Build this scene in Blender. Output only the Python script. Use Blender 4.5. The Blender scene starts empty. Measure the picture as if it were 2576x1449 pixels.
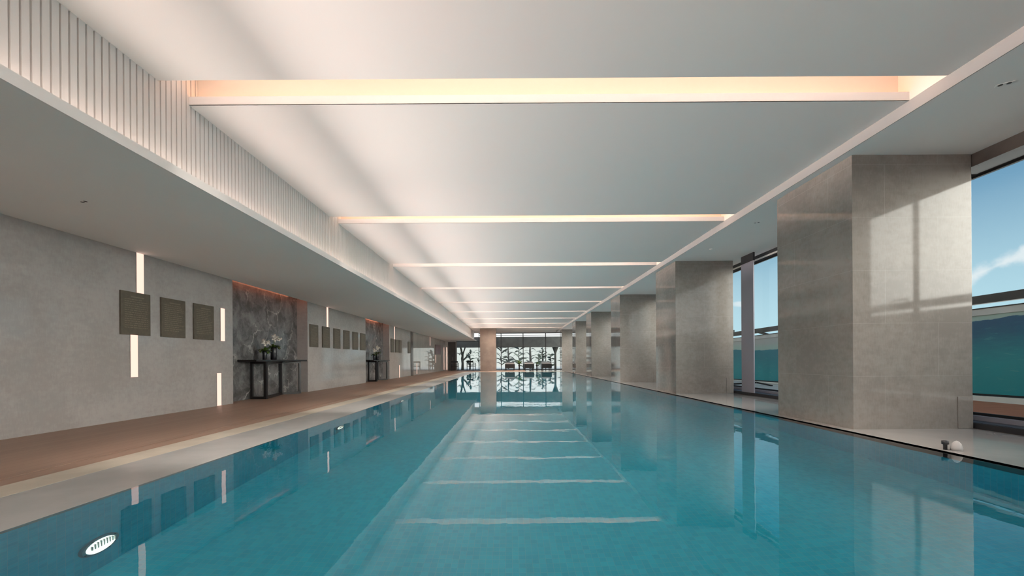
import bpy, bmesh, math, random
from mathutils import Vector, Matrix
random.seed(7)
sc = bpy.context.scene
COL = sc.collection
PI = math.pi

# ------------------------------------------------------------------ camera
cam_d = bpy.data.cameras.new('camera'); cam = bpy.data.objects.new('camera', cam_d); COL.objects.link(cam)
cam_d.sensor_width = 36; cam_d.sensor_fit = 'HORIZONTAL'
cam_d.lens = 36 * 1055 / 2576
cam_d.shift_x = 3 / 2576; cam_d.shift_y = 181.5 / 2576
cam_d.clip_start = .05; cam_d.clip_end = 500
cam.location = (0, 0, .9); cam.rotation_euler = (PI / 2, .0065, 0)
sc.camera = cam
sc.view_settings.view_transform = 'Standard'; sc.view_settings.look = 'None'
sc.view_settings.gamma = 1; sc.view_settings.use_curve_mapping = False
sc.view_settings.exposure = 0.1
sc.cycles.use_denoising = True
try: sc.cycles.denoiser = 'OPENIMAGEDENOISE'
except Exception: pass
sc.cycles.max_bounces = 10; sc.cycles.diffuse_bounces = 5; sc.cycles.glossy_bounces = 4
sc.cycles.transmission_bounces = 6; sc.cycles.transparent_max_bounces = 12
sc.cycles.use_adaptive_sampling = True; sc.cycles.adaptive_threshold = .025
sc.cycles.caustics_reflective = True; sc.cycles.caustics_refractive = True
sc.cycles.blur_glossy = .3; sc.cycles.sample_clamp_indirect = 8

def area(name, loc, rot, sx, sy, watts, col, spread):
    d = bpy.data.lights.new(name, 'AREA'); d.shape = 'RECTANGLE'; d.size = sx; d.size_y = sy
    d.energy = watts; d.color = col; d.spread = math.radians(spread)
    o = bpy.data.objects.new(name, d); COL.objects.link(o); o.location = loc; o.rotation_euler = rot; return o

# ------------------------------------------------------------------ node helper
class NT:
    def __init__(s, tree): s.t = tree; s.n = tree.nodes; s.l = tree.links
    def new(s, kind, ins=None, **props):
        nd = s.n.new(kind)
        for k, v in props.items(): setattr(nd, k, v)
        for k, v in (ins or {}).items(): s.put(nd.inputs[k], v)
        return nd
    def put(s, sock, v):
        if hasattr(v, 'is_output') or isinstance(v, bpy.types.NodeSocket): s.l.new(v, sock)
        else: sock.default_value = v
    def math(s, op, a, b=None, clamp=False):
        nd = s.n.new('ShaderNodeMath'); nd.operation = op; nd.use_clamp = clamp
        s.put(nd.inputs[0], a)
        if b is not None: s.put(nd.inputs[1], b)
        return nd.outputs[0]
    def mix(s, f, a, b):
        nd = s.n.new('ShaderNodeMix'); nd.data_type = 'RGBA'
        s.put(nd.inputs['Factor'], f)
        s.put(nd.inputs['A'], a if not isinstance(a, tuple) else (*a, 1)[:4])
        s.put(nd.inputs['B'], b if not isinstance(b, tuple) else (*b, 1)[:4])
        return nd.outputs['Result']
    def step(s, v, lo, hi, a=0., b=1., smooth=True):
        nd = s.n.new('ShaderNodeMapRange')
        if smooth: nd.interpolation_type = 'SMOOTHSTEP'
        s.put(nd.inputs['Value'], v)
        for k, x in (('From Min', lo), ('From Max', hi), ('To Min', a), ('To Max', b)): s.put(nd.inputs[k], x)
        return nd.outputs['Result']

# ------------------------------------------------------------------ world: blue sky, bright haze to the far end, broad sun glow from the sea side
world = bpy.data.worlds.new('sky'); sc.world = world; world.use_nodes = True
w = NT(world.node_tree); w.n.clear()
tc = w.new('ShaderNodeTexCoord'); sep = w.new('ShaderNodeSeparateXYZ', {0: tc.outputs['Generated']})
dx, dy, dz = sep.outputs
blue = w.mix(w.step(dz, .0, .42), (.50, .74, .84), (.05, .20, .40))
cl = w.new('ShaderNodeTexNoise', {'Vector': w.new('ShaderNodeMapping', {'Vector': tc.outputs['Generated'], 'Scale': (2.2, 2.2, 7.5), 'Location': (.35, .1, .3)}).outputs[0], 'Scale': 2.4, 'Detail': 6., 'Roughness': .55})
clf = w.math('MULTIPLY', w.step(cl.outputs[0], .60, .70), w.step(dx, .3, .0))
sky = w.mix(clf, blue, (.80, .84, .88))
yy_ = w.math('MAXIMUM', dy, .05); cu = w.math('DIVIDE', dx, yy_); cv = w.math('DIVIDE', dz, yy_)
ln_ = w.math('ADD', w.math('MULTIPLY', cu, .42), -.270)
rag = w.new('ShaderNodeTexNoise', {'Vector': tc.outputs['Generated'], 'Scale': 14., 'Detail': 5., 'Roughness': .6}).outputs[0]
dist_ = w.math('ADD', w.math('ABSOLUTE', w.math('SUBTRACT', cv, ln_)), w.math('MULTIPLY', w.math('SUBTRACT', rag, .5), .10))
streak = w.math('MULTIPLY', w.step(dist_, .004, .03, .85, 0.), w.math('MULTIPLY', w.step(cu, .95, 1.1), w.step(dy, .1, .3)))
sky = w.mix(streak, sky, (.80, .84, .88))
du_ = w.math('DIVIDE', w.math('SUBTRACT', cu, .545), .02); dv_ = w.math('DIVIDE', w.math('SUBTRACT', cv, .130), .008)
puff = w.step(w.math('ADD', w.math('ADD', w.math('MULTIPLY', du_, du_), w.math('MULTIPLY', dv_, dv_)), w.math('MULTIPLY', w.math('SUBTRACT', rag, .5), 3.)), .4, 1.3, .7, 0.)
sky = w.mix(puff, sky, (.80, .84, .88))
white = w.step(dy, .93, .975)
sky = w.mix(white, sky, w.mix(w.step(dz, .038, .052), (.72, .76, .73), (1.05, 1.06, 1.06)))
back = w.step(dy, -.25, -.8)
sky = w.mix(back, sky, (1.3, 1.38, 1.45))
side = w.step(dx, .80, .97)                        # hazy bright sky over the sea
sky = w.mix(side, sky, (3.0, 3.1, 3.2))
dot = w.new('ShaderNodeVectorMath', {0: tc.outputs['Generated'], 1: (.905, -.366, .216)}, operation='DOT_PRODUCT').outputs['Value']
glow = w.math('MULTIPLY', w.math('POWER', w.math('MAXIMUM', dot, 0.), 16.), 25.)
gv = w.new('ShaderNodeVectorMath', {0: (1., .93, .84), 3: glow}, operation='SCALE').outputs[0]
sky = w.new('ShaderNodeVectorMath', {0: sky, 1: gv}, operation='ADD').outputs[0]
ground = w.mix(w.step(dx, .2, .8), (.80, .80, .78), (1.5, 1.5, 1.45))
allc = w.mix(w.step(dz, -.02, .0), ground, sky)
bg = w.new('ShaderNodeBackground', {'Color': allc, 'Strength': 1.0})
w.l.new(bg.outputs[0], w.new('ShaderNodeOutputWorld').inputs[0])

# ------------------------------------------------------------------ materials
def mat(name, base=(.5, .5, .5), rough=.6, metal=0., spec=.5, coat=0., coat_r=.05, emit=None, es=0.):
    m = bpy.data.materials.new(name); m.use_nodes = True
    n = NT(m.node_tree); b = n.n['Principled BSDF']
    b.inputs['Base Color'].default_value = (*base, 1); b.inputs['Roughness'].default_value = rough
    b.inputs['Metallic'].default_value = metal; b.inputs['Specular IOR Level'].default_value = spec
    b.inputs['Coat Weight'].default_value = coat; b.inputs['Coat Roughness'].default_value = coat_r
    if emit: b.inputs['Emission Color'].default_value = (*emit, 1); b.inputs['Emission Strength'].default_value = es
    m['nt'] = 1
    return m, n, b
def pos(n): return n.new('ShaderNodeNewGeometry').outputs['Position']
def noise(n, vec, scale, detail=4., rough=.55, sc3=None):
    if sc3: vec = n.new('ShaderNodeMapping', {'Vector': vec, 'Scale': sc3}).outputs[0]
    return n.new('ShaderNodeTexNoise', {'Vector': vec, 'Scale': scale, 'Detail': detail, 'Roughness': rough}).outputs[0]
def bump(n, b, h, strength=.2, dist=.01):
    n.l.new(n.new('ShaderNodeBump', {'Height': h, 'Strength': strength, 'Distance': dist}).outputs[0], b.inputs['Normal'])
def var(name, c1, c2, scale, rough=.6, sc3=None, lo=.35, hi=.65, bmp=0., **kw):
    m, n, b = mat(name, c1, rough, **kw)
    f = noise(n, pos(n), scale, sc3=sc3)
    n.l.new(n.mix(n.step(f, lo, hi), c1, c2), b.inputs['Base Color'])
    if bmp: bump(n, b, f, bmp)
    return m

M = {}
M['ceiling'] = var('white_ceiling_paint', (.86, .82, .79), (.83, .82, .79), .35, .75)
M['soffit'] = var('grey_white_soffit_paint', (.86, .855, .835), (.84, .84, .82), .4, .7)
M['slat'] = var('white_slat_lacquer', (.84, .81, .79), (.80, .79, .77), .8, .5)
M['bandpaint'] = mat('dimmed_band_paint', (.42, .41, .40), .7)[0]  # white band darkened in its colour to offset direct cove lamp light
M['trough'] = mat('trough_paint', (.86, .80, .72), .6)[0]
M['lip'] = mat('trough_lip_paint', (.90, .87, .85), .6)[0]
def stone_tile(name, c1, c2, line, tw, th, axis):
    m, n, b = mat(name, c1, .22, coat=.0, spec=.4)
    p = n.new('ShaderNodeSeparateXYZ', {0: pos(n)})
    u = n.math('ADD', p.outputs[0], p.outputs[1])
    v = n.new('ShaderNodeCombineXYZ', {0: u, 1: p.outputs[2], 2: 0.}).outputs[0]
    br = n.new('ShaderNodeTexBrick', {'Vector': v, 'Color1': (1, 1, 1, 1), 'Color2': (.95, .95, .95, 1), 'Mortar': (0, 0, 0, 1), 'Scale': 1., 'Mortar Size': .0018, 'Mortar Smooth': 0., 'Brick Width': tw, 'Row Height': th}, offset=.5)
    f1 = noise(n, pos(n), 1.1, 5.); f2 = noise(n, pos(n), 9., 5., sc3=(1, 1, 1.6)); f3 = noise(n, pos(n), 60., 3., sc3=(1, 1, .25))
    f = n.math('ADD', n.math('MULTIPLY', f1, .5), n.math('ADD', n.math('MULTIPLY', f2, .3), n.math('MULTIPLY', f3, .2)))
    col = n.mix(n.step(f, .38, .62), c1, c2)
    col = n.mix(n.math('MULTIPLY', br.outputs['Fac'], .45), col, line)
    n.l.new(col, b.inputs['Base Color'])
    n.l.new(n.step(f, .3, .7, .05, .09), b.inputs['Roughness'])
    return m
M['column'] = stone_tile('grey_stone_tile', (.255, .232, .212), (.325, .298, .273), (.50, .47, .43), 1.335, .6675, 0)
M['wall'] = stone_tile('pale_wall_stone', (.355, .33, .318), (.425, .398, .383), (.46, .43, .39), 2.7, 2.7, 0)
def marble():
    m, n, b = mat('dark_grey_marble', (.1, .1, .1), .16)
    p = pos(n)
    d = n.new('ShaderNodeTexNoise', {'Vector': p, 'Scale': 1.6, 'Detail': 6., 'Roughness': .6})
    pv = n.new('ShaderNodeVectorMath', {0: p, 1: n.new('ShaderNodeVectorMath', {0: d.outputs['Color'], 3: .9}, operation='SCALE').outputs[0]}, operation='ADD').outputs[0]
    f = noise(n, pv, 2.4, 8., .7)
    col = n.mix(n.step(f, .35, .68), (.075, .073, .072), (.21, .205, .205))
    vor = n.new('ShaderNodeTexVoronoi', {'Vector': n.new('ShaderNodeMapping', {'Vector': pv, 'Scale': (1, 1, .55), 'Rotation': (.5, .2, .3)}).outputs[0], 'Scale': 1.5}, feature='DISTANCE_TO_EDGE')
    vein = n.step(vor.outputs['Distance'], .0, .035, 1., 0.)
    vein = n.math('MULTIPLY', vein, n.step(noise(n, p, 1.7), .45, .62))
    col = n.mix(n.math('MULTIPLY', vein, .7), col, (.48, .46, .44))
    n.l.new(col, b.inputs['Base Color'])
    return m
M['polished'] = var('polished_pale_stone', (.34, .31, .285), (.38, .35, .32), 1.5, .03, spec=.9)
M['marble'] = marble()
def wood(name, c1, c2, pitch, gap=.04, rough=.5, seam=(.06, .04, .03)):
    m, n, b = mat(name, c1, rough)
    p = n.new('ShaderNodeSeparateXYZ', {0: pos(n)})
    u = n.math('DIVIDE', p.outputs[0], pitch)
    fr = n.math('FRACT', u); fl = n.math('FLOOR', u)
    wn = n.new('ShaderNodeTexWhiteNoise', {'W': fl}, noise_dimensions='1D').outputs[0]
    g = noise(n, pos(n), 6., 5., sc3=(6, .5, 1))
    col = n.mix(n.math('ADD', n.math('MULTIPLY', wn, .35), n.math('MULTIPLY', g, .65)), c1, c2)
    s = n.math('LESS_THAN', fr, gap)
    col = n.mix(n.math('MULTIPLY', s, .35), col, seam)
    n.l.new(col, b.inputs['Base Color'])
    return m
M['deck'] = wood('brown_deck_boards', (.29, .185, .135), (.38, .25, .185), .14)
M['coping'] = var('beige_coping_stone', (.50, .45, .37), (.56, .51, .42), 3., .4)
M['wet'] = var('wet_grey_ledge_stone', (.33, .34, .335), (.37, .375, .37), 4., .3, spec=.45)
M['pale_floor'] = var('pale_polished_floor_stone', (.36, .345, .335), (.42, .405, .39), 1.2, .07, sc3=(1, 1, 1))
def mosaic():
    m, n, b = mat('teal_pool_mosaic', (.05, .3, .36), .35)
    p = n.new('ShaderNodeSeparateXYZ', {0: pos(n)})
    ln = []
    for k in range(3):
        a = n.math('FRACT', n.math('DIVIDE', p.outputs[k], .05)); ln.append(n.math('LESS_THAN', a, .08))
    nz = n.new('ShaderNodeNewGeometry').outputs['Normal']; ns = n.new('ShaderNodeSeparateXYZ', {0: nz})
    # a line across the face shows only for the two axes lying in the face
    acc = 0.
    for k in range(3):
        inface = n.math('SUBTRACT', 1., n.math('ABSOLUTE', ns.outputs[k]), clamp=True)
        acc = n.math('MAXIMUM', acc, n.math('MULTIPLY', ln[k], inface))
    cell = n.new('ShaderNodeVectorMath', {0: pos(n), 1: (.05, .05, .05)}, operation='SNAP').outputs[0]
    wn = n.new('ShaderNodeTexWhiteNoise', {'Vector': cell}, noise_dimensions='3D').outputs[0]
    col = n.mix(wn, (.026, .53, .70), (.040, .63, .78))
    col = n.mix(n.math('MULTIPLY', acc, .35), col, (.30, .60, .66))
    n.l.new(col, b.inputs['Base Color'])
    return m
M['mosaic'] = mosaic()
def water():
    m = bpy.data.materials.new('pool_water'); m.use_nodes = True; n = NT(m.node_tree); n.n.clear()
    rf = n.new('ShaderNodeBsdfRefraction', {'Color': (.80, .97, 1., 1), 'Roughness': 0., 'IOR': 1.333})
    gl = n.new('ShaderNodeBsdfGlossy', {'Color': (1, 1, 1, 1), 'Roughness': 0.})
    fr = n.new('ShaderNodeFresnel', {'IOR': 1.333})
    g = n.new('ShaderNodeMixShader', {0: fr.outputs[0], 1: rf.outputs[0], 2: gl.outputs[0]})
    h1 = noise(n, pos(n), 2.2, 2., .5); h2 = noise(n, pos(n), 14., 2., .5)
    h = n.math('ADD', h1, n.math('MULTIPLY', h2, .12))
    bp = n.new('ShaderNodeBump', {'Height': h, 'Strength': .5, 'Distance': .0016})
    for q in (rf, gl, fr): n.l.new(bp.outputs[0], q.inputs['Normal'])
    n.l.new(g.outputs[0], n.new('ShaderNodeOutputMaterial').inputs[0]); return m
M['water'] = water()
def glass(tint=(.97, .99, .98)):
    m = bpy.data.materials.new('window_glass'); m.use_nodes = True; n = NT(m.node_tree); n.n.clear()
    t = n.new('ShaderNodeBsdfTransparent', {'Color': (*tint, 1)}); g = n.new('ShaderNodeBsdfGlossy', {'Color': (1, 1, 1, 1), 'Roughness': 0.})
    lw = n.new('ShaderNodeLayerWeight', {'Blend': .5})
    f = n.math('ADD', n.math('MULTIPLY', n.math('POWER', lw.outputs['Facing'], 5.), .3), .015)
    mx = n.new('ShaderNodeMixShader', {0: f, 1: t.outputs[0], 2: g.outputs[0]})
    n.l.new(mx.outputs[0], n.new('ShaderNodeOutputMaterial').inputs[0]); return m
M['glass'] = glass()
def emis(name, c, s): 
    return mat(name, (.02, .02, .02), .6, emit=c, es=s)[0]
M['strip'] = emis('warm_wall_strip_diffuser', (1., .64, .52), 1.3)
M['led_orange'] = emis('orange_led_tape', (1., .38, .13), 8.5)
M['led_white'] = emis('warm_white_led_tape', (1., .89, .85), 8.5)
M['led_cove'] = emis('cove_led_tape', (1., .72, .60), 6.)
M['led_red'] = emis('amber_red_led_tape', (1., .33, .18), 6.)
M['black'] = mat('black_stained_wood', (.012, .010, .010), .35)[0]
M['darkmetal'] = mat('dark_grey_metal', (.045, .045, .05), .4, .3)[0]
M['greymetal'] = mat('grey_painted_metal', (.34, .34, .40), .4)[0]
M['blackmetal'] = mat('black_metal', (.005, .005, .006), .4)[0]
M['tan'] = var('tan_stone_tile', (.20, .15, .12), (.24, .185, .15), 1.5, .15)
M['panelboard'] = var('olive_brown_plaque', (.105, .088, .062), (.125, .104, .075), 20., .45)
M['lettering'] = mat('engraved_bronze_lettering', (.20, .165, .115), .4)[0]
M['vase'] = mat('black_ceramic', (.014, .014, .018), .25)[0]
M['leaf'] = var('green_leaf', (.05, .10, .015), (.09, .15, .02), 30., .5)
M['petal'] = mat('white_orchid_petal', (.85, .80, .74), .6)[0]
M['stem'] = mat('green_stem', (.12, .18, .05), .6)[0]
M['plantleaf'] = var('dark_garden_leaf', (.045, .065, .048), (.08, .105, .075), 8., .5)
M['plantpale'] = var('pale_garden_leaf', (.17, .22, .18), (.26, .31, .27), 8., .6)
M['trunk'] = var('dark_bark', (.045, .045, .04), (.07, .07, .06), 10., .8)
M['cushion'] = mat('pale_grey_cushion', (.34, .33, .33), .8)[0]
M['whitepaint'] = mat('white_exterior_paint', (.75, .74, .70), .6)[0]
M['concrete'] = var('pale_exterior_concrete', (.42, .42, .40), (.50, .50, .48), 2., .8)
M['terracotta'] = var('terracotta_paving', (.36, .12, .05), (.42, .15, .07), 5., .7)
M['canopy'] = var('grey_canopy_board', (.085, .085, .085), (.11, .11, .108), 3., .7)
M['doorpanel'] = var('dark_taupe_panel', (.07, .06, .055), (.10, .085, .075), 1.5, .25)
M['lens'] = emis('pool_lamp_lens_glow', (1., .97, .84), 1.8)
M['lensrib'] = mat('pool_lamp_rib', (.55, .6, .55), .4)[0]
M['poolring'] = mat('pool_lamp_ring', (.10, .25, .32), .4)[0]
M['recess'] = mat('dark_lamp_recess', (.02, .02, .02), .5)[0]
M['plastic'] = mat('white_plastic', (.5, .49, .48), .4)[0]
M['redboard'] = var('dark_reddish_board', (.06, .03, .03), (.13, .05, .05), 3., .4)
M['gravel'] = var('pale_garden_gravel', (.60, .58, .54), (.70, .68, .64), 20., .9)
def mural():
    m, n, b = mat('painted_sea_mural', (.03, .2, .25), .6)
    p = n.new('ShaderNodeSeparateXYZ', {0: pos(n)})
    y, z = p.outputs[1], p.outputs[2]
    crest = n.math('ADD', n.step(y, 7.5, 13., 1.56, 1.20), n.math('MULTIPLY', n.math('SINE', n.math('MULTIPLY', y, 1.15)), .045))
    crest = n.math('ADD', crest, n.math('MULTIPLY', noise(n, pos(n), 3.), .08))
    below = n.math('SUBTRACT', crest, z)
    wav = noise(n, pos(n), 3., 5., .6, sc3=(1, 1, 5.))
    deep = n.mix(n.step(y, 8., 12.5), (.005, .08, .17), (.006, .17, .23))
    sea = n.mix(n.step(n.math('ADD', below, n.math('MULTIPLY', wav, .35)), .2, 1.1), deep, (.012, .27, .31))
    sea = n.mix(n.step(wav, .58, .72, 0., .5), sea, (.09, .33, .34))
    pale = n.mix(n.step(n.math('SUBTRACT', z, crest), .05, .3), (.30, .42, .38), (.36, .37, .36))
    n.l.new(n.mix(n.step(below, -.005, .01), pale, sea), b.inputs['Base Color'])
    return m
M['mural'] = mural()

# ------------------------------------------------------------------ mesh helpers
class MB:
    def __init__(s): s.bm = bmesh.new()
    def box(s, x0, x1, y0, y1, z0, z1):
        v = [s.bm.verts.new((x, y, z)) for x in (x0, x1) for y in (y0, y1) for z in (z0, z1)]
        for f in ((0, 1, 3, 2), (4, 6, 7, 5), (0, 4, 5, 1), (2, 3, 7, 6), (0, 2, 6, 4), (1, 5, 7, 3)): s.bm.faces.new([v[i] for i in f])
        return s
    def obox(s, p, q, wx, wz, up=(0, 0, 1)):
        p, q = Vector(p), Vector(q); d = (q - p); L = d.length; d.normalize(); u = Vector(up)
        a = d.cross(u).normalized(); b2 = a.cross(d).normalized()
        v = []
        for t in (p, q):
            for i, j in ((-1, -1), (1, -1), (1, 1), (-1, 1)): v.append(s.bm.verts.new(t + a * wx / 2 * i + b2 * wz / 2 * j))
        for f in ((3, 2, 1, 0), (4, 5, 6, 7), (0, 1, 5, 4), (1, 2, 6, 5), (2, 3, 7, 6), (3, 0, 4, 7)): s.bm.faces.new([v[i] for i in f])
        return s
    def poly(s, pts): s.bm.faces.new([s.bm.verts.new(p) for p in pts]); return s
    def tube(s, pts, rad, n=8, cap=True):
        pts = [Vector(p) for p in pts]; R = rad if hasattr(rad, '__len__') else [rad] * len(pts); rings = []
        for i, p in enumerate(pts):
            d = (pts[min(i + 1, len(pts) - 1)] - pts[max(i - 1, 0)]).normalized()
            u = Vector((0, 0, 1)) if abs(d.z) < .9 else Vector((1, 0, 0))
            a = d.cross(u).normalized(); b2 = d.cross(a).normalized()
            rings.append([s.bm.verts.new(p + (a * math.cos(t) + b2 * math.sin(t)) * R[i]) for t in [2 * PI * k / n for k in range(n)]])
        for r0, r1 in zip(rings, rings[1:]):
            for k in range(n): s.bm.faces.new([r0[k], r0[(k + 1) % n], r1[(k + 1) % n], r1[k]])
        if cap: s.bm.faces.new(rings[0][::-1]); s.bm.faces.new(rings[-1])
        return s
    def lathe(s, prof, n=24, c=(0, 0, 0), axis='z'):
        rings = []
        for r, h in prof:
            ring = []
            for k in range(n):
                t = 2 * PI * k / n; a, b2 = r * math.cos(t), r * math.sin(t)
                q = (a, b2, h) if axis == 'z' else (h, a, b2)
                ring.append(s.bm.verts.new(Vector(c) + Vector(q)))
            rings.append(ring)
        for r0, r1 in zip(rings, rings[1:]):
            for k in range(n): s.bm.faces.new([r0[k], r0[(k + 1) % n], r1[(k + 1) % n], r1[k]])
        s.bm.faces.new(rings[0][::-1]); s.bm.faces.new(rings[-1]); return s
    def blade(s, base, dirv, length, width, droop, n=6, twist=0., thick=0., fold=.25):
        """leaf blade: arched midrib, tapered both ways"""
        base = Vector(base); d = Vector(dirv).normalized(); side = d.cross(Vector((0, 0, 1)))
        if side.length < 1e-3: side = Vector((1, 0, 0))
        side.normalize(); side = (Matrix.Rotation(twist, 3, d) @ side)
        rows = []; p = base.copy(); dd = d.copy()
        for i in range(n + 1):
            t = i / n; wv = width * (math.sin(PI * min(1, t * .92 + .06)) ** .75) / 2
            nrm = side.cross(dd).normalized()
            rows.append([s.bm.verts.new(p - side * wv + nrm * wv * fold), s.bm.verts.new(p), s.bm.verts.new(p + side * wv + nrm * wv * fold)])
            dd = (dd + Vector((0, 0, -droop / n))).normalized(); p = p + dd * length / n
        for a, b2 in zip(rows, rows[1:]):
            s.bm.faces.new([a[0], a[1], b2[1], b2[0]]); s.bm.faces.new([a[1], a[2], b2[2], b2[1]])
        return s
    def build(s, name, m, parent=None, smooth=False, bevel=0.):
        bmesh.ops.remove_doubles(s.bm, verts=s.bm.verts, dist=1e-6) if False else None
        bmesh.ops.recalc_face_normals(s.bm, faces=s.bm.faces)
        me = bpy.data.meshes.new(name); s.bm.to_mesh(me); s.bm.free()
        me.materials.append(m)
        if smooth:
            for p in me.polygons: p.use_smooth = True
        o = bpy.data.objects.new(name, me); COL.objects.link(o)
        if parent is not None:
            o.parent = parent; o.matrix_parent_inverse = Matrix.Identity(4)
        if bevel:
            md = o.modifiers.new('bevel', 'BEVEL'); md.width = bevel; md.segments = 2; md.limit_method = 'ANGLE'
        return o
def thing(name, label, cat, loc=(0, 0, 0), rz=0., group=None):
    o = bpy.data.objects.new(name, None); COL.objects.link(o); o.location = loc; o.rotation_euler = (0, 0, rz)
    o.empty_display_size = .1
    return tag(o, label, cat, group)
def tag(o, label, cat, group=None, kind=None):
    o['label'] = label; o['category'] = cat
    if group: o['group'] = group
    if kind: o['kind'] = kind
    return o
def struct(o): o['kind'] = 'structure'; return o
def dup(root, loc, rz=None, label=None, group=None):
    r = root.copy(); COL.objects.link(r); r.location = loc
    if rz is not None: r.rotation_euler = (0, 0, rz)
    if label: r['label'] = label
    if group: r['group'] = group
    for ch in list(root.children):
        c = ch.copy(); COL.objects.link(c); c.parent = r
        for g in ch.children: d = g.copy(); COL.objects.link(d); d.parent = c
    return r
ORD = ['first', 'second', 'third', 'fourth', 'fifth', 'sixth', 'seventh', 'eighth', 'ninth', 'tenth']

SLOT_W, COVE_W = 120., 505.
# ------------------------------------------------------------------ key sizes (metres)
YB, YE = -5.0, 38.6                      # back and far walls
XL, XR = -6.01, 6.2                      # left wall face, right glazing
ZC, ZS, ZR = 3.59, 2.67, 3.459           # pool ceiling, left soffit, right soffit
XS, XSE = -3.35, -3.155                  # slat plane, soffit edge
PXL, PXR, PY0, PY1 = -2.77, 4.17, .75, 32.6   # pool water outline
ZW = -.012
FIRST, STEP, OPEN = 4.384, 3.805, .38    # ceiling light slots
slots = [FIRST + STEP * k for k in range(-2, 9)]
COLS = [(-.42, 1.06), (5.287, 6.772), (10.96, 12.44), (16.54, 18.02), (22.45, 23.93), (27.86, 29.34)]

# ------------------------------------------------------------------ setting: floors and pool
b = MB()
b.box(XL - .6, -3.975, YB, YE, -.3, 0)
b.box(-3.955, -3.74, YB, YE, -.3, 0)
b.box(-3.975, -3.955, YB, YE, -.3, -.031)
b.box(-3.74, 1.2, PY1 + .35, YE, -.3, 0)
b.box(-3.74, 4.17, YB, PY0 - .35, -.3, 0)
struct(b.build('floor', M['deck']))
b = MB(); b.box(-3.975, -3.955, YB, YE, -.03, -.004); struct(b.build('trim_11', M['darkmetal']))
b = MB()
b.box(4.17, 5.84, PY0 - .35, PY1 + .35, -.3, 0)
b.box(1.2, 5.84, PY1 + .35, YE, -.3, 0)
b.box(4.17, 5.84, YB, PY0 - .35, -.3, 0)
o = struct(b.build('floor_right', M['pale_floor']))
b = MB()
b.box(-3.74, -3.43, PY0 - .35, PY1 + .35, -.3, .001)
b.box(-3.43, 4.17, PY1, PY1 + .35, -.3, .004)
b.box(-3.43, 4.17, PY0 - .35, PY0, -.3, .004)
struct(b.build('trim_1', M['coping']))
b = MB()                                  # shallow wet overflow ledge sloping into the water
b.poly([(-3.43, PY0, 0.), (-3.43, PY1, 0.), (PXL, PY1, ZW + .001), (PXL, PY0, ZW + .001)])
b.poly([(PXL, PY0, ZW + .001), (PXL, PY1, ZW + .001), (PXL, PY1, -.06), (PXL, PY0, -.06)])
b.box(-3.43, PXL - .002, PY0, PY1, -.3, -.02)
struct(b.build('trim_2', M['wet']))
pool = thing('swimming_pool', 'long teal mosaic swimming pool filling the room', 'pool', (.7, 16.6, -1.4))
pool.location = (0, 0, 0)
b = MB()
D = -1.35
b.box(PXL - .15, PXR + .15, PY0 - .15, PY1 + .15, D - .15, D)
b.box(PXL - .15, PXL, PY0, PY1, D, -.06)
b.box(PXR, PXR + .15, PY0, PY1, D, -.002)
b.box(PXL - .15, PXR + .15, PY0 - .15, PY0, D, -.02)
b.box(PXL - .15, PXR + .15, PY1, PY1 + .15, D, -.02)
b.build('basin', M['mosaic'], pool)
b = MB(); b.poly([(PXL, PY0, ZW), (PXR, PY0, ZW), (PXR, PY1, ZW), (PXL, PY1, ZW)])
o = tag(b.build('water', M['water']), 'still clear turquoise water mirroring the ceiling lights', 'water', kind='stuff')

# pool wall lamps
lamp0 = None
POOL_LAMPS = [2.81, 6.75, 10.6, 14.45, 18.3, 22.15]
for i, yy in enumerate(POOL_LAMPS):
    lab = ['round white underwater lamp nearest the camera in the left pool wall', 'small bright underwater lamp second from the camera, left pool wall'][i] if i < 2 else f'underwater lamp {ORD[i]} from the camera in the left pool wall'
    loc = (PXL, yy, -.97)
    if lamp0 is None:
        lamp0 = thing('pool_lamp', lab, 'pool lamp', loc, group='underwater lamps in the left pool wall')
        b = MB(); b.lathe([(.135, .001), (.135, .012), (.125, .018), (.105, .018)], 40, axis='x'); b.build('ring', M['poolring'], lamp0)
        b = MB(); b.lathe([(.102, .012), (.102, .022), (.08, .032), (.03, .038)], 40, axis='x'); b.build('lens', M['lens'], lamp0, True)
        b = MB()
        for k in range(9):
            yv = -.08 + k * .02; hh = math.sqrt(max(0, .1 ** 2 - yv * yv))
            b.box(.03, .041, yv - .003, yv + .003, .0, hh * .95)
        b.build('lens_ribs', M['lensrib'], lamp0)
        for a in (.6, 2.1, 3.6, 5.2):
            b = MB(); b.lathe([(.007, .017), (.007, .022)], 10, (0, .118 * math.cos(a), .118 * math.sin(a)), 'x'); b.build('screw', M['darkmetal'], lamp0)
    else: dup(lamp0, loc, label=lab)

# ------------------------------------------------------------------ ceilings
b = MB(); edges = [YB] + [e for s_ in slots for e in (s_ - OPEN, s_)] + [YE + .1]
for k in range(0, len(edges), 2):
    y0, y1 = edges[k], edges[k + 1]
    if k == 0: b.box(XS - .05, 4.2, y0, y1, ZC, 3.97)
    else:
        b.box(XS - .05, 4.2, y0, y0 + .14, ZC, ZC + .012); b.box(XS - .05, 4.2, y0 + .14, y1, ZC, 3.97)
b.box(XS - .3, 4.4, YB, YE + .1, 3.97, 4.1)
struct(b.build('ceiling', M['ceiling']))
b = MB(); b.box(4.2, XR + .35, YB, YE + .1, ZR, 3.97)
o = struct(b.build('ceiling_right', M['soffit']))
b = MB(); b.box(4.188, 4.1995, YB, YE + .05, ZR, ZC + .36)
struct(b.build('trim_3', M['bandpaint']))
b = MB(); b.box(XL - .001, XSE, YB, YE + .1, ZS, ZS + .012)
b.box(XL - .001, XSE - .012, YB, YE, ZS + .012, ZS + .06); b.box(XL - .001, XL + .01, YB, YE, ZS + .06, 2.97)
struct(b.build('ceiling_left', M['soffit']))
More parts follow.
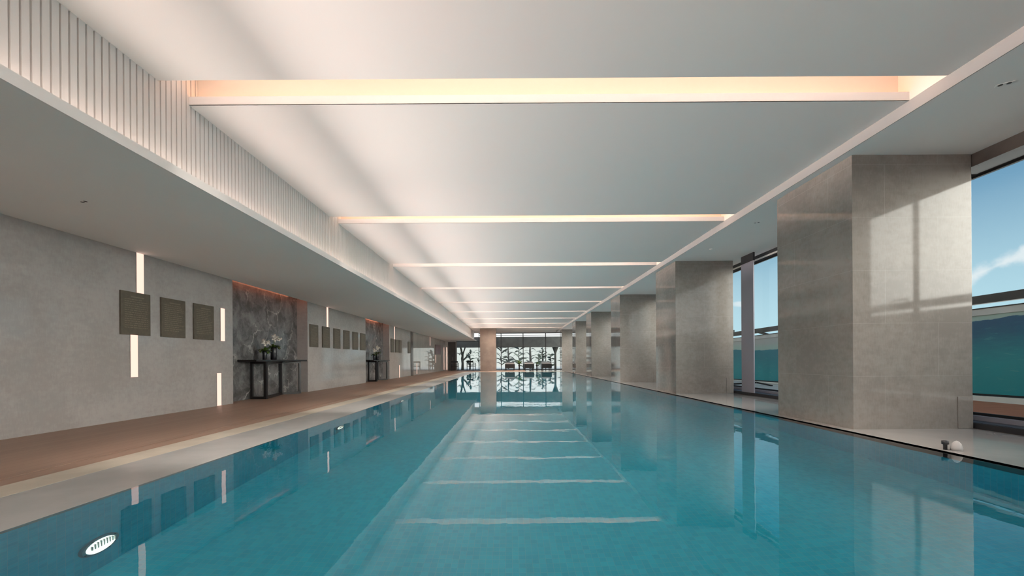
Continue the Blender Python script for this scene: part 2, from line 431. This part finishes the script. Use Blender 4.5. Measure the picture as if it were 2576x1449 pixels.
b = MB(); b.box(XSE - .012, XSE + .004, YB, YE, ZS - .001, ZS + .088)
struct(b.build('trim_4', M['slat']))
b = MB(); b.box(XS - .06, XS - .028, YB, YE, ZS + .06, 3.97)
yy = YB
while yy < YE:
    b.box(XS - .028, XS, yy, yy + .049, ZS + .062, 3.965); yy += .0641
struct(b.build('trim_5', M['slat']))

for i, ys in enumerate(slots):
    vis = i - 2
    lab = (f'warm lit ceiling light slot, {ORD[vis]} from the camera' if vis >= 0 else ['ceiling light slot above the deck behind the camera', 'ceiling light slot straight above the camera'][i]) 
    t = thing('ceiling_light', lab, 'ceiling light', (.42, ys, ZC), group='long light slots across the pool ceiling')
    hw = (4.186 - (XS + .002)) / 2; cx = 0
    b = MB(); b.box(-hw, hw, .0005, .012, .0, .087); b.build('lip', M['lip'], t)
    b = MB(); b.box(-hw, hw, .128, .139, .013, .365); b.box(-hw, hw, -OPEN + .001, .139, .366, .378); b.box(hw - .002, hw, -OPEN + .001, .13, .0, .366)
    b.build('recess_lining', M['trough'], t)
    b = MB(); b.box(-hw + .05, hw - .05, .05, .075, .014, .022); b.build('led_tape', M['led_orange'], t)
    b = MB(); b.box(-hw + .05, hw - .05, -OPEN + .002, -OPEN + .008, .22, .25); b.build('upper_led_tape', M['led_white'], t)
    a = area('slot_lamp', (0, -OPEN + .03, .30), (.12, 0, 0), hw * 2 - 1.6, .04, SLOT_W * (.45 if i < 2 else 1.1), (1., .86, .76), 84); a.parent = t
for y_ in (1.5, 11., 20.5, 30.):
    area('cove_lamp', (XS + .05, y_, ZS + .078), (0, -PI / 2 - .16, 0), .02, 9.4, COVE_W / 4, (1., .815, .745), 56)
    area('cove_lamp', (XS + .07, y_, ZS + .078), (0, -PI / 2 - .50, 0), .02, 9.4, 33., (1., .815, .745), 130)
cl_ = thing('cove_light', 'hidden strip light on the ledge below the white slats', 'cove light', (XS + .06, 16.8, ZS + .0605))
b = MB(); b.box(-.012, .012, -21.5, 21.5, 0, .012); b.build('led_tape', M['led_cove'], cl_)

# ------------------------------------------------------------------ left wall, niches, marble
N1, N2 = (9.07, 12.41), (17.37, 20.75)
b = MB()
for y0, y1 in ((YB, N1[0]), (N1[1], N2[0]), (N2[1], YE)): b.box(XL - .6, XL, y0, y1, 0, 3.0)
b.box(XL - .6, XL - .34, N1[0], N1[1], 0, 2.95); b.box(XL - .6, XL + .01, N1[0], N1[1], 2.95, 3.0); b.box(XL - .6, XL + .01, N2[0], N2[1], 2.95, 3.0); b.box(XL - .6, XL - .34, N2[0], N2[1], 0, 2.95)
struct(b.build('wall_left', M['wall']))
for i, (y0, y1) in enumerate((N1, N2)):
    b = MB(); b.box(XL - .339, XL - .31, y0 + .001, y1 - .001, 0, 2.94)
    tag(b.build('marble_slab', M['marble']), ['dark grey veined marble slab in the niche nearer the camera', 'dark grey veined marble slab in the farther niche'][i], 'marble wall panel', 'marble backs of the wall niches')
    t = thing('niche_light', ['reddish strip light hidden at the top of the nearer marble niche', 'reddish strip light hidden at the top of the farther marble niche'][i], 'light', (XL - .08, (y0 + y1) / 2, ZS + .14))
    b = MB(); b.box(-.02, .02, -1.6, 1.6, 0, .01); b.build('led_tape', M['led_red'], t)
    b = MB(); b.box(-.05, .05, -1.65, 1.65, .01, .03); b.build('housing', M['darkmetal'], t)
# soffit gap above niches is closed by the soffit itself except a slot along the marble
G = .67
# wall strip lights
strips = [(6.735, 6.87, 2.02, ZS, 'vertical warm strip light running from the first text plaque up to the ceiling'),
          (6.62, 6.75, .671, 1.345, 'vertical warm strip light hanging below the first text plaque'),
          (8.68, 8.81, 1.34, 2.02, 'vertical warm strip light to the right of the three large plaques'),
          (8.56, 8.69, .004, .675, 'vertical warm strip light touching the deck left of the nearer marble niche'),
          (13.68, 13.81, 2.02, ZS, 'vertical strip light above the second plaque of the row of six'),
          (21.6, 21.73, 2.02, ZS, 'vertical strip light above the three small far plaques'),
          (22.55, 22.68, .004, .67, 'short vertical strip light at deck level right of the farther niche'),
          (26.7, 26.83, .06, .735, 'short vertical strip light at deck level beyond the dark wall post'),
          (31.1, 31.23, 2.02, ZS, 'faint strip light under the ceiling near the far end of the left wall'),
          (33.45, 33.58, .72, 1.36, 'small strip light below the dark reddish board at the far left')]
for y0, y1, z0, z1, lab in strips:
    t = thing('wall_light', lab, 'wall light', (XL + (.006 if y0 > 25.7 else 0), (y0 + y1) / 2, z0), group='vertical strip lights in the left wall')
    hw, h = (y1 - y0) / 2, z1 - z0 - .002
    b = MB(); b.box(.001, .008, -hw, hw, 0, h); b.build('diffuser', M['strip'], t)
    b = MB(); b.box(.001, .010, -hw - .006, -hw, 0, h); b.box(.001, .010, hw, hw + .006, 0, h); b.build('edge_trim', M['wall'], t)

# plaques with rows of raised illegible lettering
def plaque(y0, lab, z0=1.34, wdt=.53, h=.68, group=None, rows=14):
    t = thing('wall_plaque', lab, 'plaque', (XL, y0 + wdt / 2, z0), group=group)
    b = MB(); b.box(.003, .028, -wdt / 2, wdt / 2, 0, h); b.build('board', M['panelboard'], t, bevel=.002)
    b = MB(); rng = random.Random(int(y0 * 100))
    b.box(.028, .0295, wdt * .05 - .12, wdt * .05 + .12, h - .085, h - .07)
    for k in range(rows):
        z = h - .125 - k * (h - .2) / rows; y = -wdt / 2 + .06; end = wdt / 2 - rng.choice((.05, .05, .09, .16))
        while y < end:
            L = min(rng.uniform(.02, .07), end - y)
            if L > .008: b.box(.028, .0293, y, y + L, z, z + .011)
            y += L + .011
    b.build('lettering', M['lettering'], t)
for k, (y0, lab) in enumerate(((6.44, 'olive-brown text plaque, first and nearest of three large ones, strip lights above and below'),
                               (7.19, 'olive-brown text plaque, middle of the three large ones on the near wall'),
                               (7.93, 'olive-brown text plaque, rightmost of the three large ones beside a strip light'))):
    plaque(y0, lab, group='three large plaques left of the nearer niche')
for k, y0 in enumerate((12.52, 13.35, 14.21, 15.06, 15.92, 16.76)):
    plaque(y0, ('olive-brown plaque, leftmost of the row of six between the niches', 'olive-brown plaque under a strip light, second of the row of six', 'olive-brown plaque, third from the left in the row of six',
                'olive-brown plaque, fourth from the left in the row of six', 'olive-brown plaque, fifth from the left in the row of six', 'olive-brown plaque, rightmost of six, beside the farther niche')[k], group='six plaques between the marble niches')
for k, y0 in enumerate((21.0, 21.8, 22.5)):
    plaque(y0, ('small-looking plaque, leftmost of the far group of three', 'small-looking plaque, middle of the far group of three', 'small-looking plaque, rightmost of the far group of three')[k], group='three plaques beyond the farther niche')
plaque(24.5, 'single brown plaque just left of the dark wall post')
b = MB(); b.box(XL + .0005, XL + .006, 25.75, 36.2, .002, ZS - .002)
struct(b.build('wall_left_far', M['polished']))
b = MB(); b.box(XL + .001, XL + .03, 25.2, 25.75, 0, ZS - .002)
tag(b.build('wall_post', M['doorpanel']), 'dark brown full-height post on the left wall beyond the plaques', 'post')
b = MB(); b.box(.001, .03, -1.25, 1.25, 0, .75); o = b.build('notice_board', M['redboard']); o.location = (XL + .006, 34.5, 1.42)
tag(o, 'dark reddish board high on the far end of the left wall', 'board')

# ------------------------------------------------------------------ console tables and orchids
def console(loc, lab):
    t = thing('console_table', lab, 'console table', loc, group='black console tables before the marble niches')
    b = MB(); b.box(-.03, .43, -.44, 1.97, .905, .95); b.build('tabletop', M['black'], t, bevel=.003)
    pts = [(.03, 0.), (.40, 0.), (.03, 1.33), (.37, 1.72)]
    for k in range(3):
        p, q = Vector((*pts[k], 0)), Vector((*pts[k + 1], 0)); b = MB()
        d = (q - p).normalized() * .025; w_ = .052
        for e in (p + d, q - d): b.obox(e + Vector((0, 0, .0)), e + Vector((0, 0, .904)), w_, w_, up=(d.x, d.y, 0))
        b.obox(p + Vector((0, 0, .03)), q + Vector((0, 0, .03)), w_, .06); b.obox(p + Vector((0, 0, .878)), q + Vector((0, 0, .878)), w_, .05)
        b.build('leg_frame', M['black'], t)
    return t
c1 = console((XL - .30, 10.13, 0), 'black console table with open frame legs at the nearer marble niche')
c2 = dup(c1, (XL - .30, 18.45, 0), label='black console table with open frame legs at the farther marble niche')
def orchid(loc, h, r, sprays, lab, seed, lush=1.):
    rng = random.Random(seed)
    t = thing('potted_orchid', lab, 'potted flowers', loc, group='white orchids on the console tables')
    b = MB(); b.lathe([(r * .9, 0), (r, .01), (r, h - .01), (r * .94, h), (r * .85, h - .004)], 28); b.build('pot', M['vase'], t, True)
    b = MB()
    for k in range(24):
        a = k * 2.4 + rng.uniform(-.3, .3); e = rng.uniform(.5, 2.2)
        b.blade((r * .4 * math.cos(a), r * .4 * math.sin(a), h - .01), (math.cos(a), math.sin(a), e), rng.uniform(.12, .2) * lush, .06, rng.uniform(1., 2.2))
    b.build('foliage', M['leaf'], t, True)
    blooms = []
    for (dx_, dy_, hh) in sprays:
        pts = []; b = MB()
        for i in range(12):
            u = i / 11; arch = math.sin(u * PI * .62)
            pts.append((dx_ * u ** 1.6, dy_ * u ** 1.6, h + hh * arch / math.sin(PI * .5) * (1 if u < .8 else 1 - (u - .8) * .5)))
        b.tube(pts, .0035, 5)
        b.build('stem', M['stem'], t)
        for i in range(4, 12): blooms.append(pts[i])
    b = MB()
    for p in blooms:
        for rep in range(2):
            c = Vector(p) + Vector((rng.uniform(-.03, .03), rng.uniform(-.03, .03), rng.uniform(-.03, .03)))
            nr = Vector((rng.uniform(.3, 1), rng.uniform(-1, .1), rng.uniform(-.3, .4))).normalized()
            u = nr.cross(Vector((0, 0, 1))).normalized(); v = nr.cross(u)
            for k in range(5):
                a = 2 * PI * k / 5 + .3; dd = (u * math.cos(a) + v * math.sin(a))
                b.blade(c, dd + nr * .25, rng.uniform(.03, .042), .03, .2, 3, fold=.1)
    b.build('blossoms', M['petal'], t, True)
    return t
ORC = [((-6.08, 10.36), .21, .048, [(.02, -.10, .26), (.07, .12, .24)], 3), ((-6.08, 10.76), .315, .073, [(.0, .02, .31), (.05, .22, .27)], 5)]
for yo, w1 in ((0, 'nearer'), (8.32, 'farther')):
    for (xy, h, r, sp, sd), w2 in zip(ORC, ('smaller left', 'larger right')):
        orchid((xy[0], xy[1] + yo, .95), h, r, sp, f'{w2} potted white orchid in a black vase on the {w1} console table', sd + int(yo), 1.)

# ------------------------------------------------------------------ columns
colnames = ['stone column beside the camera, outside the picture on the right', 'wide grey stone column nearest the camera, beside the pool', 'grey stone column second from the camera on the right', 'grey stone column third from the camera on the right', 'grey stone column fourth from the camera on the right', 'grey stone column fifth from the camera on the right']
for (y0, y1), lab in zip(COLS, colnames):
    t = thing('column', lab, 'column', (5.065, (y0 + y1) / 2, 0), group='stone columns along the right pool edge'); t['kind'] = 'thing'
    hy = (y1 - y0) / 2
    b = MB(); b.box(-.75, .755, -hy, hy, 0, ZR - .001); b.build('shaft', M['column'], t, bevel=.002)
    b = MB(); b.box(.565, .752, -hy - .006, -hy - .0005, .004, .40); b.build('access_panel', M['column'], t, bevel=.001)
for x0, x1, lab in ((-2.58, -1.24, 'tan stone column standing at the far left corner of the pool'), (4.31, 5.5, 'stone column at the far right corner of the pool, last of the row')):
    t = thing('column', lab, 'column', ((x0 + x1) / 2, 36.0, 0)); t['kind'] = 'thing'
    hx = (x1 - x0) / 2
    b = MB(); b.box(-hx, hx, -.7, .7, 0, (ZC if x0 < 0 else ZR) - .001); b.build('shaft', M['tan'] if x0 < 0 else M['column'], t, bevel=.002)

# ------------------------------------------------------------------ right glazing
b = MB(); b.box(5.84, 6.12, YB, YE, 0, .07); b.box(5.86, 5.95, YB, YE, .07, .075)
struct(b.build('trim_6', M['darkmetal']))
b = MB(); b.box(6.12, 6.26, YB, YE, 0, .13); struct(b.build('trim_7', M['greymetal']))
b = MB(); b.box(6.13, 6.3, YB, YE, 3.31, ZR); struct(b.build('trim_8', M['darkmetal']))
b = MB(); b.box(6.125, 6.14, YB, YE, 3.335, 3.375); struct(b.build('trim_9', M['whitepaint']))
b = MB(); b.box(5.83, 6.124, YB, 5.5, 3.30, ZR - .001); struct(b.build('trim_10', M['doorpanel']))
posts = [-1.2, 3.5, 10.33, 15.9, 21.2, 26.6, 32.0]
wi = 0
pe = [YB] + [p + .67 for p in posts] + [YE]
for k in range(len(pe) - 1):
    wi += 1; y0, y1 = pe[k], pe[k + 1]
    t = struct(thing(f'window_{wi}', '', '')); del t['label']; del t['category']; t.location = (XR, y0, .13)
    L = y1 - y0
    b = MB(); b.box(-.02, .02, .03, L - .03, .0, .035); b.box(-.02, .02, .03, L - .03, 3.15, 3.18); b.box(-.02, .02, .0, .03, 0, 3.18); b.box(-.02, .02, L - .03, L, 0, 3.18)
    b.build('frame', M['blackmetal'], t)
    b = MB(); b.box(-.004, .004, .03, L - .03, .035, 3.15); b.build('pane', M['glass'], t)
for k, y in enumerate(posts):
    lab = 'flat grey vertical window post between the two nearest columns' if y == 10.33 else ('grey window post at the right window beside the nearest column' if y == 3.5 else f'grey window post hidden behind the columns, {ORD[k]} along the right glazing')
    t = thing('window_post', lab, 'window post', (5.90, y, .07), group='grey posts of the right glazing')
    b = MB(); b.box(-.07, -.045, -.265, .265, 0, 3.19); b.build('cover_plate', M['greymetal'], t)
    b = MB(); b.box(-.07, -.03, -.265, .265, 3.19, ZR - .0715); b.build('head_cap', M['darkmetal'], t)

# ------------------------------------------------------------------ outside on the right: terrace, mural wall, rail
b = MB(); b.box(6.3, 8.8, -12, 9.6, -.3, .075); struct(b.build('floor_terrace', M['terracotta']))
b = MB(); b.box(6.3, 8.8, 9.6, 45, -.3, .02); b.box(8.8, 9.0, -12, 45, -.3, .05); struct(b.build('floor_terrace_far', M['concrete']))
t = thing('mural_wall', 'outdoor parapet wall painted with a blue-green sea, beyond the right windows', 'mural wall', (9, 0, 0))
def zt(y, base): return base - .012 * (y - 7.7)
def slab(b, x0, x1, y0, y1, zb, zt_):
    v = [b.bm.verts.new(p) for p in [(x0, y0, zt(y0, zb)), (x1, y0, zt(y0, zb)), (x1, y1, zt(y1, zb)), (x0, y1, zt(y1, zb)), (x0, y0, zt(y0, zt_)), (x1, y0, zt(y0, zt_)), (x1, y1, zt(y1, zt_)), (x0, y1, zt(y1, zt_))]]
    for f in ((3, 2, 1, 0), (4, 5, 6, 7), (0, 1, 5, 4), (1, 2, 6, 5), (2, 3, 7, 6), (3, 0, 4, 7)): b.bm.faces.new([v[i] for i in f])
b = MB(); slab(b, 0, .2, -12, 45, .20, 1.70); b.build('painted_panel', M['mural'], t)
b = MB(); slab(b, -.02, .22, -12, 45, 1.70, 1.82); b.build('wall_cap', M['concrete'], t)
b = MB(); slab(b, -.03, .22, -12, 45, 1.82, 1.84); b.build('flashing', M['blackmetal'], t)
b = MB(); slab(b, -.02, -.0, -12, 45, .165, .205); b.build('bottom_rail', M['blackmetal'], t)
b = MB(); slab(b, -.10, .2, -12, 45, .04, .165); b.build('kerb', M['whitepaint'], t)
t = thing('roof_rail', 'thick black horizontal rail running above the sea mural wall', 'rail', (9.1, 0, 0))
b = MB(); slab(b, -.06, .06, -12, 45, 1.93, 2.09); b.build('beam', M['blackmetal'], t)
for k in range(14):
    b = MB()
    y = -9.4 + k * 4.1; z0 = zt(y, 1.84); z1 = zt(y, 1.95)
    b.obox((0, y - .35, z0), (0, y + .15, z1), .1, .06); b.build('brace', M['blackmetal'], t); b = MB()
    zz = zt(y + 2, 2.09); b.box(-.05, -.02, y + 1.8, y + 1.84, zz - .03, zz + .09); b.box(-.05, -.02, y + 2.16, y + 2.2, zz - .03, zz + .09); b.box(-.05, -.02, y + 1.8, y + 2.2, zz + .06, zz + .09)
    b.build('clamp', M['blackmetal'], t)
b = MB(); b.obox((7.3, 14.2, .03), (7.9, 13.5, .13), .05, .05); b.obox((7.9, 13.5, .13), (8.3, 13.3, .03), .05, .05); b.obox((7.55, 13.6, .03), (8.0, 14.3, .13), .05, .05)
tag(b.build('folded_stand', M['blackmetal']), 'small black folded metal stand lying outside the window behind the second column', 'stand')

# ------------------------------------------------------------------ far glazing, canopy, back wall
for k, (x0, x1) in enumerate(((-5.0, -2.94), (-2.94, -.9), (-.9, 1.13), (1.13, 3.2), (3.2, 6.2))):
    wi += 1
    t = struct(thing(f'window_{wi}', '', '')); del t['label']; del t['category']; t.location = (x0, YE, 0)
    L = x1 - x0; top = (ZS if k == 0 else 3.40)
    b = MB(); b.box(0, .045, -.04, .04, 0, top); b.box(L - .02, L, -.04, .04, 0, top); b.box(.045, L - .02, -.04, .04, 0, .05); b.box(.045, L - .02, -.04, .04, top - .05, top)
    if k: b.box(.045, L - .02, -.03, .03, 3.17, 3.20)
    b.build('frame', M['darkmetal'], t)
    b = MB(); b.box(.045, L - .02, -.004, .004, .05, top - .05); b.build('pane', M['glass'], t)
b = MB(); b.box(XL - .6, -5.0, YE - .05, YE + .2, 0, ZS); b.box(XL - .6, XS - .06, YE, YE + .2, ZS + .1, 4.1); b.box(XS - .06, XR + .2, YE, YE + .2, 3.41, 4.1)
struct(b.build('wall_far', M['ceiling']))
b = MB(); b.box(-.35, .35, -.03, 0, 0, ZS - .08); o = b.build('door_1', M['doorpanel']); o.location = (-5.4, YE - .051, 0); struct(o)
b = MB(); b.box(.03, .045, -.05, -.03, .9, 1.2); b.build('door_handle', M['greymetal'], o)
t = thing('wall_light', 'thin white door edge frame with an added glow at the far left corner', 'wall light', (-5.88, YE - .055, .06))  # white door edge frame with a made-up glow, no lamp here
b = MB(); b.box(-.03, .03, -.01, 0, 0, 2.05); b.build('diffuser', M['strip'], t)
t = thing('garden_canopy', 'dark grey band of an outdoor canopy above the garden, seen through the far windows', 'canopy', (0, 40.2, 0))
b = MB(); b.box(-9, 8.6, -.05, .05, 2.12, 3.13); b.build('fascia', M['canopy'], t)
b = MB(); b.box(-9, 8.6, .05, 1.5, 3.03, 3.13); b.build('roof', M['canopy'], t)
b = MB(); b.box(XR + .7, XR + .9, .2, .4, .0, 3.03); b.box(-8, -7.8, .2, .4, 0, 3.03); b.build('canopy_posts', M['darkmetal'], t)
b = MB(); b.box(-14, 8.8, YE + .2, 60, -.3, -.005); struct(b.build('floor_garden', M['gravel']))
b = MB()
for k in range(7): b.box(XL - .6 + k * 1.9, XL - .35 + k * 1.9, YB - .2, YB, 0, 3.45)
b.box(XL - .6, XR + .2, YB - .2, YB, 3.2, 4.1); b.box(XL - .6, XR + .2, YB - .2, YB, 0, .12)
struct(b.build('wall_back', M['column']))

# ------------------------------------------------------------------ garden plants behind the far glass
def blades(b, c, n, length, width, rng, tilt=(.5, 1.6), droop=(.8, 2.), h0=0.):
    for k in range(n):
        a = rng.uniform(0, 2 * PI); e = rng.uniform(*tilt)
        b.blade((c[0], c[1], c[2] + h0 * k / n), (math.cos(a), math.sin(a), e), length * rng.uniform(.7, 1.1), width, rng.uniform(*droop), twist=rng.uniform(-1., 1.))
def tree_fork(x, y, lab):
    t = thing('garden_tree', lab, 'tree', (x, y, -.005))
    b = MB(); b.tube([(0, 0, 0), (.02, 0, .6), (-.02, 0, 1.1), (.03, 0, 1.5)], [.14, .12, .13, .10])
    b.tube([(0, 0, 1.35), (-.12, 0, 2.0), (-.35, .1, 2.75)], [.10, .09, .05]); b.tube([(.02, 0, 1.45), (.25, 0, 2.1), (.4, 0, 2.7)], [.08, .06, .04])
    b.tube([(0, 0, .85), (.35, 0, 1.2), (.62, .05, 1.62)], [.08, .07, .03]); b.build('trunk', M['trunk'], t, True)
    rng = random.Random(4); b = MB()
    for c in ((-.35, .1, 2.7), (.4, 0, 2.65), (.62, 0, 1.6), (-.3, 0, 1.5), (-.15, 0, 2.3)): blades(b, c, 8, .42, .10, rng)
    b.build('foliage', M['plantleaf'], t, True)
def banana(x, y, h, lab, seed, pale=False, n=14, wide=.2, trunk=.06):
    rng = random.Random(seed); t = thing('garden_plant', lab, 'plant', (x, y, -.005))
    b = MB(); b.tube([(0, 0, 0), (.03, 0, h * .35), (-.02, 0, h * .7), (0, 0, h * .93)], [trunk, trunk, trunk * .8, trunk * .4]); b.build('stem', M['trunk'], t, True)
    b = MB()
    for k in range(n):
        z = h * (.15 + .8 * k / n); a = k * 2.4 + rng.uniform(-.4, .4)
        b.blade((0, 0, z), (math.cos(a), math.sin(a) * .6, rng.uniform(.4, 1.3)), h * rng.uniform(.25, .42), wide * rng.uniform(.8, 1.4), rng.uniform(.4, 1.8), twist=rng.uniform(-1.3, 1.3))
    b.build('foliage', M['plantpale' if pale else 'plantleaf'], t, True)
PY = 41.2
def gx(px, Y=PY): return (px - 1285) * Y / 1055
tree_fork(-4.75, PY, 'dark forked tree behind the far window left of the tan column')
banana(-4.1, 42.3, 1.9, 'pale leafy shrub right of the forked tree, behind the left far window', 11, True, 12)
banana(-3.35, 44.2, 2.2, 'thin leafy plant close to the tan column, behind the left far window', 12, False, 10, .12, .03)
banana(-.95, PY, 2.6, 'dark fern-like plant right of the tan column, behind the far window', 13, False, 18, .13, .03)
banana(-.25, PY + 2.3, 2.7, 'tall dark leafy plant behind the left lounger', 14, False, 22, .17, .09)
banana(.8, PY + .2, 2.3, 'pale green plant between the left and middle loungers', 15, True, 16, .2, .04)
banana(2.0, PY + 1.8, 2.7, 'thick-trunked dark plant behind the middle lounger', 16, False, 14, .16, .12)
banana(3.4, PY + 3.8, 2.2, 'branching dark plant behind the right lounger', 17, False, 20, .16, .08)
banana(2.75, PY + .1, 1.5, 'low pale shrub between the middle and right loungers', 18, True, 14, .2, .03)
banana(4.1, PY + 1.9, 1.6, 'low dark shrub beside the dark garden post', 19, False, 14, .2, .05)
banana(5.4, PY + .4, 2.6, 'pale tall plant at the right end of the far windows', 20, True, 18, .2, .05)
t = thing('garden_post', 'dark post with a flared head behind the right far window', 'post', (4.32, 40.7, -.005))
b = MB(); b.lathe([(.11, 0), (.10, 1.55), (.12, 1.62), (.30, 2.12), (.30, 2.2)], 16); b.build('shaft', M['trunk'], t, True)

# ------------------------------------------------------------------ loungers, stools, chairs at the far end
def lounger(loc, lab):
    t = thing('sun_lounger', lab, 'sun lounger', loc, group='dark sun loungers before the far window')
    b = MB(); b.box(-.43, .43, -.95, .95, .19, .56); b.build('base', M['blackmetal'], t, bevel=.01)
    for sx in (-1, 1):
        for sy in (-1, 1):
            b = MB(); b.box(sx * .36 - .04, sx * .36 + .04, sy * .85 - .04, sy * .85 + .04, 0, .19); b.build('leg', M['blackmetal'], t)
    b = MB(); b.box(-.40, .40, -.93, .2, .561, .625); b.build('mattress', M['cushion'], t, bevel=.02)
    b = MB(); b.obox((0, .2, .615), (0, .9, .72), .78, .08); b.build('backrest', M['cushion'], t, bevel=.02)
    return t
l0 = lounger((-.08, 37.4, 0), 'dark sun lounger with pale cushion, left of three')
dup(l0, (1.6, 37.4, 0), label='dark sun lounger with pale cushion, middle of three')
dup(l0, (3.13, 37.4, 0), label='dark sun lounger with pale cushion, right of three')
def stool(loc, lab, seed):
    t = thing('side_table', lab, 'side table', loc, group='round stools between the loungers')
    b = MB(); b.lathe([(.08, 0), (.07, .1), (.055, .25), (.08, .42), (.10, .46), (.10, .48)], 18); b.build('pedestal', M['blackmetal'], t, True)
    return t
for x, s_, a in ((.74, 31, 'left'), (2.29, 32, 'right')):
    stool((x, 36.8, 0), f'small black round side table between loungers, {a} one', s_)
    rng = random.Random(s_); t = thing('potted_plant', f'leafy potted plant on the {a} side table', 'plant', (x, 36.8, .48), group='plants on the small side tables')
    b = MB(); b.lathe([(.05, 0), (.07, .09), (.065, .09)], 14); b.build('pot', M['blackmetal'], t, True)
    b = MB(); blades(b, (0, 0, .08), 18 if a == 'left' else 10, .45 if a == 'left' else .3, .09, rng, (.6, 3.), (.4, 1.6)); b.build('foliage', M['leaf'], t, True)
def chair(loc, rz, lab):
    t = thing('armchair', lab, 'chair', loc, rz, group='black frame armchairs by the far left window')
    for sx in (-1, 1):
        for sy in (-1, 1):
            b = MB(); b.box(sx * .29 - .022, sx * .29 + .022, sy * .27 - .022, sy * .27 + .022, 0, .64 if sy < 0 else .8); b.build('leg', M['blackmetal'], t)
        b = MB(); b.box(sx * .29 - .03, sx * .29 + .03, -.29, .29, .64, .68); b.build('armrest', M['blackmetal'], t)
    b = MB(); b.box(-.27, .27, -.28, .28, .36, .42); b.build('seat', M['blackmetal'], t, bevel=.01)
    b = MB(); b.box(-.31, .31, .25, .30, .72, .84); b.box(-.27, .27, .265, .285, .5, .53); b.build('backrest', M['blackmetal'], t, bevel=.015)
chair((-5.02, 37.6, 0), PI, 'black frame armchair left of the forked tree, by the far left window')
chair((-3.55, 37.6, 0), PI * .9, 'black frame armchair right of the forked tree, near the tan column')

# ------------------------------------------------------------------ downlights and small fittings
def downlight(loc, lab, dark=True):
    t = thing('downlight', lab, 'downlight', loc, group='twin downlights in the soffits')
    b = MB(); b.box(-.022, .022, -.06, .06, -.003, -.0005); b.build('plate', M['soffit'], t)
    for sy in (-1, 1):
        b = MB(); b.lathe([(.018, -.0042), (.018, -.0031)], 16, (0, sy * .028, 0)); b.build('lens', M['recess'], t)
    return t
d0 = downlight((-4.67, 4.6, ZS), 'small twin downlight in the left soffit')
d0.rotation_euler = (0, 0, 1.2)
for k, y in enumerate((3.93, 7.89)):
    dup(d0, (4.645, y, ZR), 1.0, label=['small twin downlight in the right soffit nearest the camera', 'small twin downlight in the right soffit between the two nearest columns'][k])
b = MB(); b.lathe([(.03, -.012), (.035, -.004), (.035, -.0005)], 16); o = b.build('sprinkler_cover', M['soffit'], smooth=True); o.location = (4.67, 9.76, ZR)
tag(o, 'tiny round sprinkler cover in the right soffit', 'sprinkler')
b = MB(); b.lathe([(.045, 0), (.044, .03), (.034, .065), (.016, .088), (.004, .094)], 20); o = b.build('float_dome', M['plastic'], smooth=True); o.location = (4.30, 4.05, 0)
tag(o, 'small white rounded object on the pool edge below the nearest column', 'pool fitting')
b = MB(); b.lathe([(.016, 0), (.016, .05), (.028, .055), (.028, .085), (.01, .09)], 14); o = b.build('edge_bolt', M['darkmetal'], smooth=True); o.location = (4.23, 4.09, 0)
tag(o, 'small dark knob standing beside the white rounded object at the pool edge', 'pool fitting')
